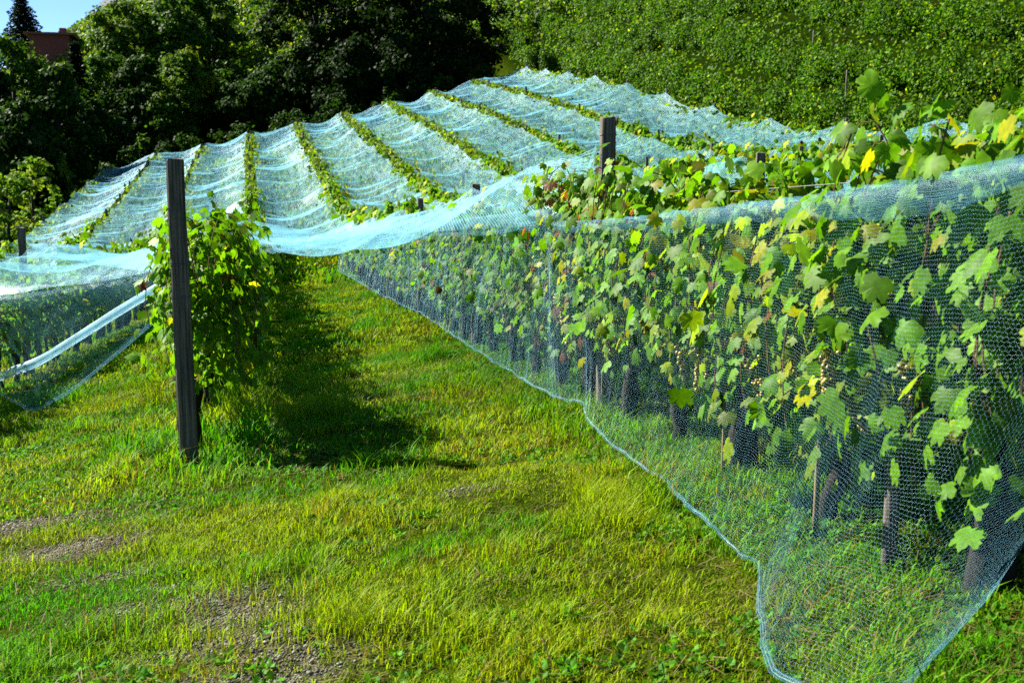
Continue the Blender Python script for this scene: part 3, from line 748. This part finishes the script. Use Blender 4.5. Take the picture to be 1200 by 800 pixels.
FRONT={
 0:[at_depth(*p) for p in [(243,233,8.6),(256,284,8.75),(300,289,8.75),(345,286,8.65),(410,279,8.5),(470,274,8.4),(530,269,8.3),(600,265,8.2),(672,262,8.05),(699,172,7.45)]],
 -1:[at_depth(*p) for p in [(-70,352,12.2),(0,345,11.6),(60,338,11.0),(130,327,10.3),(196,314,9.6)]]}
V0={-3:26,-2:19,-1:13,0:9.3,1:10.5,2:12,3:13.5,4:15.5,5:17.5}
for i in range(-3,6):
    v0=V0[i]; v1=73.0
    nvv=int((v1-v0)/.16); v=np.linspace(v0,v1,nvv); nt_=22; t=np.linspace(0,1,nt_)
    off=.22 if i>=0 else .12
    uL=row_u(i,v)+(off if i!=-3 else -.05); uR=row_u(i+1,v)-(.22 if i+1>=0 else .12)
    if i==5: uR=row_u(6,v)-.03
    if i==0: uR=uR+.25*(1-sstep(11,15,v))
    base=1.44 if i>=0 else 1.52
    def edge(j,seed):
        h=base+.16*pk(v,hitch[j],.55)+.10*(vn(v*.9,v*0,seed)-.5)
        if j==6: h=1.48+.36*pk(v,hitch[6],1.3)
        return h
    hL,hR=edge(i,500+i*7),edge(i+1,503+i*7)
    if i==0: hR=hR+.30*(1-sstep(9,14,v))
    zL,zR=G(uL,v)+hL,G(uR,v)+hR
    U_=uL[:,None]*(1-t)+uR[:,None]*t; V_=np.repeat(v[:,None],nt_,1)
    # transverse folds lean along the cloth; each hitch pulls a ridge across the aisle
    skew=V_+ .9*(vn(t[None,:]*1.7+i*9, V_*.13, 77)-.5)
    ridge=(1-np.abs(2*vn(skew*1.15,t[None,:]*.8+i*5,33)-1))**2*.11 + (1-np.abs(2*vn(skew*3.1,t[None,:]*1.3+i*3,35)-1))**2*.035
    edge_fade=np.clip(4*t*(1-t)*1.6,0,1)**.7
    sag=(.10+.40*vn(V_*.33,t[None,:]*1.3+i,37))*4*t*(1-t); ridge=ridge*(.35+1.3*vn(V_*.21,t[None,:]*.9+i*2,39))
    Z_=zL[:,None]*(1-t)+zR[:,None]*t - sag + (ridge-.04)*(.25+.75*edge_fade)
    X_,Y_=uv2xy(U_,V_); P=np.stack([X_,Y_,Z_],-1)
    if i in FRONT:
        K=np.array([tuple(q) for q in FRONT[i]]); tk=np.linspace(0,1,len(K))
        Fp=np.stack([np.interp(t,tk,K[:,c]) for c in range(3)],-1)
        # a short run of cloth from the gathered front edge back to the first full span
        m_=14; w=np.linspace(0,1,m_,endpoint=False)[:,None,None]; 
        bl=w**1.0; zz=w**.6
        Q=Fp[None]*(1-bl)+P[0][None]*bl; Q[...,2]=(Fp[None,:,2]*(1-zz[...,0])+P[0][None,:,2]*zz[...,0]) + .03*(vn(np.arange(m_)[:,None]*.7,t[None,:]*6,41)-.5)
        P=np.concatenate([Q,P],0)
    net=sheet('bird_net',P,M_NET,None,(1,1),label=NETLAB[i],category='net',group=NG)
    if i in FRONT:                                       # the gathered front edge
        q=np.stack([np.interp(np.linspace(0,1,60),np.linspace(0,1,len(K)),K[:,c]) for c in range(3)],-1)
        lay=[]
        for dz,dy in [(.035,.05),(.0,-.01),(-.05,.02),(-.02,.05)]:
            w2=q+np.array([0,dy,dz])+.012*np.stack([RNG.normal(0,1,60)]*3,-1)*np.array([0,1,1]); lay.append(w2)
        sheet('net_hem',np.stack(lay,1),M_NETD if i==0 else M_NETT,net)

# --- the close curtain of real threads on the square-post row
UT=UR-.36
top_px=[(1350,160),(1300,169),(1250,177),(1205,185),(1140,200),(1075,213),(1010,224),(940,234),(860,243),(785,252),(735,258),(697,261),(650,262)]
hem_px=[(1166,712),(1122,765),(1065,835),(990,870),(915,825),(889,752),(893,690),(842,650),(784,584)]
T3=[on_u(px,py,UT) for px,py in top_px]; H3=[on_ground(px,py,.05) for px,py in hem_px]+[on_u(px,py,u_) for px,py,u_ in [(724,533,1.65),(694,503,1.64),(683,478,1.64),(648,466,1.62)]]
for px,py,v in [(620,451,9.0),(560,415,10.4),(500,373,12.6),(445,346,15.5),(395,317,20)]:
    h=on_u(px,py,UR-.48); H3.append(h); _,vv_=xy2uv(h.x,h.y)
    T3.append(P3(UT+.02,vv_+.15,1.33))
T3=np.array([tuple(q) for q in T3]); H3=np.array([tuple(q) for q in H3])
seg=np.linalg.norm(np.diff((T3+H3)/2,axis=0),axis=1); sk=np.concatenate([[0],np.cumsum(seg)])
ss=[0.0]
while ss[-1]<sk[-1]: ss.append(ss[-1]+.0078*(1+.08*max(0,ss[-1]-9)))
ss=np.array(ss[:-1]); NC=len(ss)
def smooth(a,k):
    ker=np.hanning(k+2)[1:-1]; ker/=ker.sum(); pad=np.concatenate([np.repeat(a[:1],k//2,0),a,np.repeat(a[-1:],k//2,0)])
    return np.stack([np.convolve(pad[:,c],ker,'valid') for c in range(3)],-1)[:len(a)]
TT=smooth(np.stack([np.interp(ss,sk,T3[:,c]) for c in range(3)],-1),21); HH=smooth(np.stack([np.interp(ss,sk,H3[:,c]) for c in range(3)],-1),15)
HH=HH+np.stack([.03*(fbm(ss*4,ss*0,701)-.5)+.014*(vn(ss*14,ss*0,703)-.5),.03*(fbm(ss*4,ss*0+5,705)-.5),.03*vn(ss*5,ss*0+3,707)],-1)
NR=125; rr=np.linspace(0,1,NR)
def curtain_pts(ss,TT,HH,rr,jit=True):
    n=len(ss)
    hw=(rr**1.7)[None,:,None]; zw=rr[None,:]
    P=TT[:,None,:]*(1-hw)+HH[:,None,:]*hw
    P[...,2]=TT[:,2:3]*(1-zw)+HH[:,2:3]*zw
    b=np.sin(zw*math.pi)
    P[...,0]+=b*.10*(fbm(ss[:,None]*1.1,zw*2.0,201)-.5)-b*.02; P[...,1]+=b*.08*(fbm(ss[:,None]*1.3+5,zw*2.2,205)-.5)
    P[...,2]-=b*.05*(vn(ss[:,None]*.9,zw*1.5,209))
    u,v=xy2uv(P[...,0],P[...,1]); P[...,2]=np.maximum(P[...,2],G(u,v)+.02+.05*(1-zw))
    return P
P=curtain_pts(ss,TT,HH,rr)
def hexnet(mb,P,rad,zig=.28):
    nc,nr=P.shape[:2]
    a=np.zeros_like(P); a[:,:-1]=P[:,1:]-P[:,:-1]; a[:,-1]=a[:,-2]
    sgn=(((np.arange(nc)[:,None]+np.arange(nr)[None,:])%2)*2-1)[...,None]
    iu=np.arange(nc)[:,None]*1.0; ju=np.arange(nr)[None,:]*1.0
    slack=.55+.9*vn(iu*.06,ju*.08,611)                       # cells open and close as the cloth is pulled
    skew=(vn(iu*.05,ju*.09,613)-.5)*3.0+(vn(iu*.21,ju*.3,615)-.5)*1.0
    Tt=np.gradient(P,axis=0)
    Q=P+a*sgn*(zig*.5*slack[...,None])+Tt*skew[...,None]+a*((vn(iu*.07,ju*.11,617)-.5)*1.6+(vn(iu*.6,ju*.7,619)-.5)*.25)[...,None]
    T=np.gradient(P,axis=0); T=norm(T); B=norm(a); Nn=norm(np.cross(T,B))
    ang=[0,2.094,4.189]
    W=np.stack([Q+rad*(math.cos(q)*B+math.sin(q)*Nn) for q in ang],2)          # weft threads
    idx=np.arange(nc*nr*3).reshape(nc,nr,3)
    F=[]
    for k in range(3):
        k2=(k+1)%3; F.append(np.stack([idx[:-1,:,k],idx[:-1,:,k2],idx[1:,:,k2],idx[1:,:,k]],-1).reshape(-1,4))
    mb.add(W.reshape(-1,3),np.concatenate(F),(1,1,1),0,True)
    sel=((np.arange(nc)[:,None]+np.arange(nr-1)[None,:])%2==1)
    rs_=np.broadcast_to(rad,(nc,nr-1,1))[sel]; A0=Q[:,:-1][sel]; A1=Q[:,1:][sel]; Tn=T[:,:-1][sel]; Nm=Nn[:,:-1][sel]
    W=np.stack([A0+rs_*(math.cos(q)*Tn+math.sin(q)*Nm) for q in ang]+[A1+rs_*(math.cos(q)*Tn+math.sin(q)*Nm) for q in ang],1)
    n=len(A0); o=(np.arange(n)*6)[:,None]
    F=np.concatenate([o+np.array([[k,(k+1)%3,(k+1)%3+3,k+3]]) for k in range(3)])
    mb.add(W.reshape(-1,3),F,(1,1,1),0,True)
nb=MB(); hexnet(nb,P,(.000125+.00005*sstep(4.5,5.2,ss)+.00006*sstep(7,14,ss))[:,None,None])
curt=nb.build('bird_net',M_THREAD,None,label='close blue-white mesh net hanging in front of the square-post row down to the grass',category='net',group=NG)
# folded-over upper band and bunched hem of the same net
n2=int(sk[-1]/.05); s2=np.linspace(0,sk[-1],n2); T2=smooth(np.stack([np.interp(s2,sk,T3[:,c]) for c in range(3)],-1),9); H2=np.stack([np.interp(s2,ss,HH[:,c]) for c in range(3)],-1)
dep=.04+.10*(fbm(s2*1.3,s2*0,301)-.25); lay=[]
for k,(f,ox,dz) in enumerate([(0,.10,.006),(0,.0,.012),(.35,-.018,0),(.7,-.022,0),(1.0,-.014,0)]):
    q=T2.copy(); q[:,2]-=dep*f-dz-.0035*RNG.normal(0,1,n2)*(k>0); q[:,0]+=ox*CA; q[:,1]+=ox*SA; lay.append(q)
sheet('net_fold',np.stack(lay,1),M_NETD,curt,(1.0,2.0))
lay=[]
for k,(ox,dz) in enumerate([(-.008,.0),(-.014,.005),(-.008,.014),(.0,.016),(.006,.006)]):
    q=H2.copy(); w=.6+.8*vn(s2*3,s2*0+k,311); q[:,0]+=ox*w; q[:,2]+=dz*w; lay.append(q)
sheet('net_hem',np.stack(lay,1),M_NETD,curt,(1.0,1.0))

# --- the net hung across the aisle beside the tall dark post
tp_=[at_depth(*p) for p in [(-90,354,12.4),(-40,349,12.0),(0,346,11.6),(50,341,11.1),(100,333,10.6),(150,324,10.05),(197,314,9.6)]]
hm_=[at_depth(*p) for p in [(-90,430,12.0),(-40,445,11.6),(5,466,11.2),(38,486,10.9),(85,460,10.5),(140,415,10.0),(197,366,9.5)]]
fo_=[at_depth(*p) for p in [(-90,470,11.9),(-40,455,11.5),(0,441,11.1),(45,424,10.8),(90,396,10.4),(140,364,9.95),(197,330,9.45)]]
Tn=np.array([tuple(q) for q in tp_]); Hn=np.array([tuple(q) for q in hm_]); Fn=np.array([tuple(q) for q in fo_])
ns=120; kk=np.linspace(0,1,7); s_=np.linspace(0,1,ns)
it=lambda K: smooth(np.stack([np.interp(s_,kk,K[:,c]) for c in range(3)],-1),15)
Ti,Hi,Fi=it(Tn),it(Hn),it(Fn)
rr=np.linspace(0,1,26)[None,:,None]
P=Ti[:,None]*(1-rr)+Hi[:,None]*rr; P=P+np.array([0,.10,0])*((fbm(s_[:,None]*7,rr[...,0]*3,401)-.5)*np.sin(rr[...,0]*math.pi))[...,None]
u,v=xy2uv(P[...,0],P[...,1]); P[...,2]=np.maximum(P[...,2],G(u,v)+.02)
hung=sheet('bird_net',P,M_NETT,None,(1,1),label='blue net hung across the aisle beside the tall dark post with a white diagonal fold',category='net',group=NG)
lay=[]
for dz,dy in [(.045,.02),(.02,-.03),(-.015,-.03),(-.045,.0),(-.015,.03),(.03,.03)]: lay.append(Fi+np.array([0,dy,dz]))
sheet('net_fold',np.stack(lay,1),M_ROLL,hung,(1,2))
lay=[]
for f in np.linspace(0,1,8): lay.append(Ti*(1-f*.14)+Hi*f*.14+np.array([0,-.03-.04*math.sin(f*3.1),0])+np.stack([0*s_,0*s_,-.10*f*np.abs(np.sin(s_*9))],-1))
sheet('net_fold',np.stack(lay,1),M_NETT,hung,(1,1))
lay=[]
for dz,dy in [(.03,.01),(.01,-.015),(0,.015),(.02,0)]: lay.append(np.maximum(Hi,Hi)+np.array([0,dy,dz+.01]))
sheet('net_hem',np.stack(lay,1),M_NETD,hung,(1,1))

# ------------------------------------------------------------------ trees, shrubs, houses
def crown_mesh(seed, H, Rw, ncl, per, size, base, yellow=.1, bottom=.12, tpl=LQ):
    r=np.random.default_rng(seed); mb=MB(); tr=MB()
    ph=r.uniform(0,6.28,ncl); hz=r.uniform(bottom,1,ncl)
    prof=np.sin(np.clip((hz-bottom)/(1-bottom),0,1)**.8*math.pi*.93+.12)**.7
    rad=Rw*prof*np.sqrt(r.uniform(.15,1,ncl))*(.55+.85*vn(ph*1.3,hz*3.5,seed))
    Cx=np.stack([np.cos(ph)*rad,np.sin(ph)*rad,hz*H*.95],-1)
    sc=r.uniform(.35,1.35,ncl)*Rw*.27
    for c,s in zip(Cx,sc):
        n=int(per*r.uniform(.6,1.4)); d=norm(r.normal(0,1,(n,3))); rr=s*np.abs(r.normal(.55,.42,n))[:,None]; p=c+d*rr*np.array([1.15,1.15,.7])
        N=d+r.normal(0,.45,(n,3))+np.array([0,0,.35]); T=r.normal(0,.6,(n,3))+np.array([0,0,-.6])+d*.4
        t=r.random((n,1)); C=np.array(base)*(.6+.9*t); k=r.random()
        if k<yellow: C=C*np.array([1.9,1.35,.8])
        leaves(mb,tpl,p,N,T,size*r.uniform(.6,1.4,n),C)
    lean=r.normal(0,.04*H,2)
    P=[(0,0,-.6),(lean[0]*.2,lean[1]*.2,H*.2),(lean[0]*.6,lean[1]*.6,H*.5),(lean[0],lean[1],H*.86)]
    V,F=tube(P,[H*.028,H*.022,H*.014,H*.004],8); tr.add(V,F,(1,1,1),0,True)
    for c in Cx[r.permutation(ncl)[:max(4,ncl//4)]]:
        z0=max(H*.12,c[2]*.6); k=z0/H; s=np.array([lean[0]*k,lean[1]*k,z0])
        V,F=tube([s,(s+c)/2+np.array([0,0,-.04*H*.3]),c],[H*.010,H*.006,H*.002],5,False); tr.add(V,F,(1,1,1),0,True)
    return mb.mesh('crown',[M_TREE]), tr.mesh('trunk',[M_BARK])
TG='broadleaf trees of the dark wood'
def tree(px, top_y, d, wpx, label, seed, base, yellow=.1, bottom=.1, ncl=46, per=60, size=.34, group=TG, name='broadleaf_tree'):
    q=at_depth(px,183,d); u,v=xy2uv(q.x,q.y); z0=Gs(u,v)
    zt=at_depth(px,top_y,d).z; H=max(2.0,zt-z0)*1.04; Rw=wpx*.56/FPX*d
    cm,tm=crown_mesh(seed,H,Rw,ncl,per,size,base,yellow,bottom)
    root=empty(name,(q.x,q.y,z0),0,label=label,category='tree',group=group)
    for nm,me in (('crown',cm),('trunk',tm)):
        o=bpy.data.objects.new(nm,me); COL.objects.link(o); o.parent=root
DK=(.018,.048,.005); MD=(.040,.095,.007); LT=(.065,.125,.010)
TL=[(18,42,60,85,'rounded tree at the outer edge of the wood in front of the brick house',MD,.15),
 (72,78,58,70,'low dark tree between the rounded edge tree and the cypress-like tree',DK,.05),
 (150,8,86,78,'tall open-crowned tree with brownish upper leaves beside the brick house',LT,.3),
 (128,62,78,60,'mid-height tree below the tall open-crowned one',MD,.15),
 (172,70,76,64,'dark tree standing over the row ends at the third net row',DK,.08),
 (205,2,92,70,'tall mid-green tree behind the wood\'s front line, under the slate roof',MD,.15),
 (245,-14,96,70,'tall tree reaching out of view next to the pink house',MD,.12),
 (222,62,80,66,'rounded mid-green tree in the middle of the wood\'s front line',LT,.1),
 (190,112,74,52,'short lighter tree just above the net edge in the wood',MD,.1),
 (268,78,82,60,'broad dark tree below the pink house',MD,.08),
 (300,92,78,64,'dark low tree in front of the sunlit far vineyard slope',DK,.05),
 (338,70,80,70,'dark tree at the foot of the largest black-green trees',DK,.05),
 (372,-40,84,105,'huge black-green tree beside the sunlit far vineyard slope',DK,.06),
 (330,-4,112,40,'slim tree at the crest above the sunlit far slope',MD,.1),
 (432,-50,82,120,'huge black-green tree in the middle of the darkest part of the wood',DK,.04),
 (500,-45,80,115,'huge black-green tree overhanging the far corner of the netted field',DK,.03),
 (545,-20,84,80,'dark tree at the corner where wood meets the hillside vines',DK,.05),
 (418,50,77,70,'dark lower tree in front of the middle of the darkest wood',DK,.02),
 (478,45,77,75,'dark lower tree nearest the far corner of the netted field',DK,.02),
 (110,118,66,60,'bushy dark tree above the sunny shrubs\' far end',DK,.06),
 (30,120,55,80,'dense dark tree rising behind the bright shrubs',DK,.05),
 (-25,60,58,80,'dark tree at the very edge of view behind the bright shrubs',DK,.05),
 (620,-60,150,90,'distant tree on the crest behind the wood corner',DK,.1)]
TL=[(px,ty,d,w,lb,(.009,.024,.003) if 340<px<560 else base,yl) for px,ty,d,w,lb,base,yl in TL]  # deep shade in the middle of the wood painted as near-black leaf colour
TL=[(px,ty,d+(10 if d<70 else 6 if (px<340 and d<90) else 0),w,lb,base,yl) for px,ty,d,w,lb,base,yl in TL]
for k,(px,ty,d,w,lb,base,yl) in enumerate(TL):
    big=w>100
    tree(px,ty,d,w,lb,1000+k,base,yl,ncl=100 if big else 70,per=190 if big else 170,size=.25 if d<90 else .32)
# dark cypress-shaped tree
def cone_tree(px, top_y, base_y, d, wpx, label, seed, base, name, droop=.35, nw=26):
    q=at_depth(px,183,d); u,v=xy2uv(q.x,q.y); z0=Gs(u,v); H=at_depth(px,top_y,d).z-z0; R=wpx*.5/FPX*d
    r=np.random.default_rng(seed); mb=MB(); tr=MB()
    V,F=tube([(0,0,-.4),(0,0,H*.5),(0,0,H*.98)],[H*.02,H*.012,.01],7); tr.add(V,F,(1,1,1),0,True)
    for k in range(nw):
        z=H*(.08+.9*(k/nw)**.9); rr=R*(1-z/H)**.85*r.uniform(.8,1.15)+.06; nb_=11
        for b in range(nb_):
            a=b/nb_*6.283+r.uniform(0,.5)+k; L=rr*r.uniform(.65,1.2); n=int(10+16*L)
            t=r.uniform(.05,1,n); p=np.stack([np.cos(a)*L*t,np.sin(a)*L*t,z-droop*L*t**1.4+.02],-1)+r.normal(0,.05,(n,3))
            N=np.stack([r.normal(0,.5,n),r.normal(0,.5,n),np.ones(n)],-1); sd=r.choice([-1,1],n)
            T=np.stack([np.cos(a+sd*.7),np.sin(a+sd*.7),-.45+0*t],-1)
            leaves(mb,LQ,p,N,T,(.20+.16*L/ max(R,.1))*r.uniform(.7,1.2,n),np.array(base)*r.uniform(.6,1.4,(n,1)))
    root=empty(name,(q.x,q.y,z0),0,label=label,category='tree')
    mb.build('crown',M_TREE,root); tr.build('trunk',M_BARK,root)
cone_tree(36,-12,50,118,78,'dark pointed spruce standing against the sky above the brick house',2001,(.010,.022,.012),'spruce_tree')
cone_tree(94,46,200,79,62,'narrow dark conifer with a pointed top in front of the brick house corner',2003,(.008,.018,.007),'conifer_tree',.2)
# shrubs
def shrub(px,py,d,wpx,hpx,label,seed,base,yellow=.2,group=None):
    q=at_depth(px,py,d); u,v=xy2uv(q.x,q.y); z0=Gs(u,v); H=hpx/FPX*d; R=wpx*.5/FPX*d
    cm,tm=crown_mesh(seed,max(H,.6),R,26,60,.2,base,yellow,.02)
    root=empty('shrub',(q.x,q.y,z0),0,label=label,category='shrub')
    if group: root['group']=group
    for nm,me in (('foliage',cm),('stem',tm)):
        o=bpy.data.objects.new(nm,me); COL.objects.link(o); o.parent=root
BR=(.085,.17,.014)
for k,a in enumerate([(10,300,52,92,98,'bright yellow-green shrub at the frame edge beside the netted rows',BR,.3),(42,290,58,70,86,'bright shrub catching sun at the foot of the dense dark tree',BR,.3),(72,262,66,46,62,'small sunlit shrub farthest along the netted row edge',BR,.2),
   (318,52,106,50,30,'sunlit bush on the far slope beside the pink house',BR,.4),(300,42,110,44,26,'yellow-green bush on the crest of the far slope',BR,.4),(340,62,101,40,26,'sunlit bush low on the far slope by the huge dark tree',BR,.4),(345,40,108,44,30,'pale green bush high on the far slope by the huge dark tree',BR,.4),
   (150,190,73,60,40,'dark undergrowth bush at the third net row\'s end',DK,.0),(215,172,74,60,36,'dark undergrowth bush at the fifth net row\'s end',DK,.0),(280,158,74,60,36,'dark undergrowth bush beyond the sixth net row',DK,0),(340,145,74,60,40,'dark undergrowth bush beyond the square-post row\'s far end',DK,0),(400,132,74,60,40,'dark undergrowth bush beyond the seventh net row',DK,0),(460,118,74,60,40,'dark undergrowth bush beyond the eighth net row',DK,0),(520,102,75,60,40,'dark undergrowth bush beyond the ninth net row',DK,0),(565,92,76,50,40,'dark undergrowth bush at the wood corner',DK,0)]):
    px,py,d,w,h,lb,base,yl=a
    shrub(px,py,d,w,h,lb,3000+k,base,yl)
# houses
def house(px,top_y,d,w,dep,h,label,wall,roof,name,nwin=3,rot=.2,rh=1.8):
    q=at_depth(px,top_y,d); u,v=xy2uv(q.x,q.y); zt=q.z
    z0=min(zt-h,Gs(u,v)-.3); H=zt-z0
    root=empty(name,(q.x,q.y,z0),rot,label=label,category='house')
    mb=MB(); V,F=box(0,0,H/2,w,dep,H); mb.add(V,F); mb.build('wall',wall,root)
    mb=MB(); e=.4; V=[(-w/2-e,-dep/2-e,H),(w/2+e,-dep/2-e,H),(w/2+e,dep/2+e,H),(-w/2-e,dep/2+e,H),(-w/2-e,0,H+rh),(w/2+e,0,H+rh)]
    V=np.array(V)+(0,0,.01); V2=V.copy(); V2[:,2]+=.18
    V=np.concatenate([V,V2]); mb.add(V,[np.array([(6,7,11,10),(8,9,10,11),(0,3,2,1),(0,1,7,6),(2,3,9,8)]),np.array([(6,10,9),(7,8,11),(0,6,3),(3,6,9),(1,2,7),(2,8,7)])])
    rf=mb.build('roof',roof,root)
    mb=MB(); V,F=box(w*.25,dep*.1,H+rh*.9,.6,.6,1.4,.05); mb.add(V,F); mb.build('chimney',wall,rf)
    for k in range(nwin):
        x=(k-(nwin-1)/2)*w/nwin
        mb=MB()
        for bx in (box(0,0,.75,1.2,.12,.12),box(0,0,-.75,1.2,.12,.12),box(-.55,0,0,.1,.118,1.38),box(.55,0,0,.1,.118,1.38),box(0,0,0,.06,.1,1.38)): mb.add(*bx)
        wf=mb.build('window',M_WHITE,root); wf.location=(x,-dep/2-.03,H-1.6)
        mb=MB(); V,F=box(0,.02,0,1.0,.04,1.38); mb.add(V,F); mb.build('pane',M_GLASS,wf)
    return root
house(62,45,104,3.2,6,9,'dark red brick house half hidden behind the trees below the spruce',M_BRICK,M_ROOF,'brick_house',0,.25,.25)
house(284,55,116,3.2,4,4,'small pink house with white window frames among the trees',M_PINK,M_WHITE,'pink_house',2,.1,.5)
house(330,12,150,7,6,5,'small pale house with a slate roof on the crest beyond the wood',M_WHITE,M_SLATE,'pale_house',2,-.3,1.4)
house(184,14,165,12,9,8,'long house with a slate-blue roof beyond the wood',M_WHITE,M_SLATE,'slate_house',4,.0,2.6)
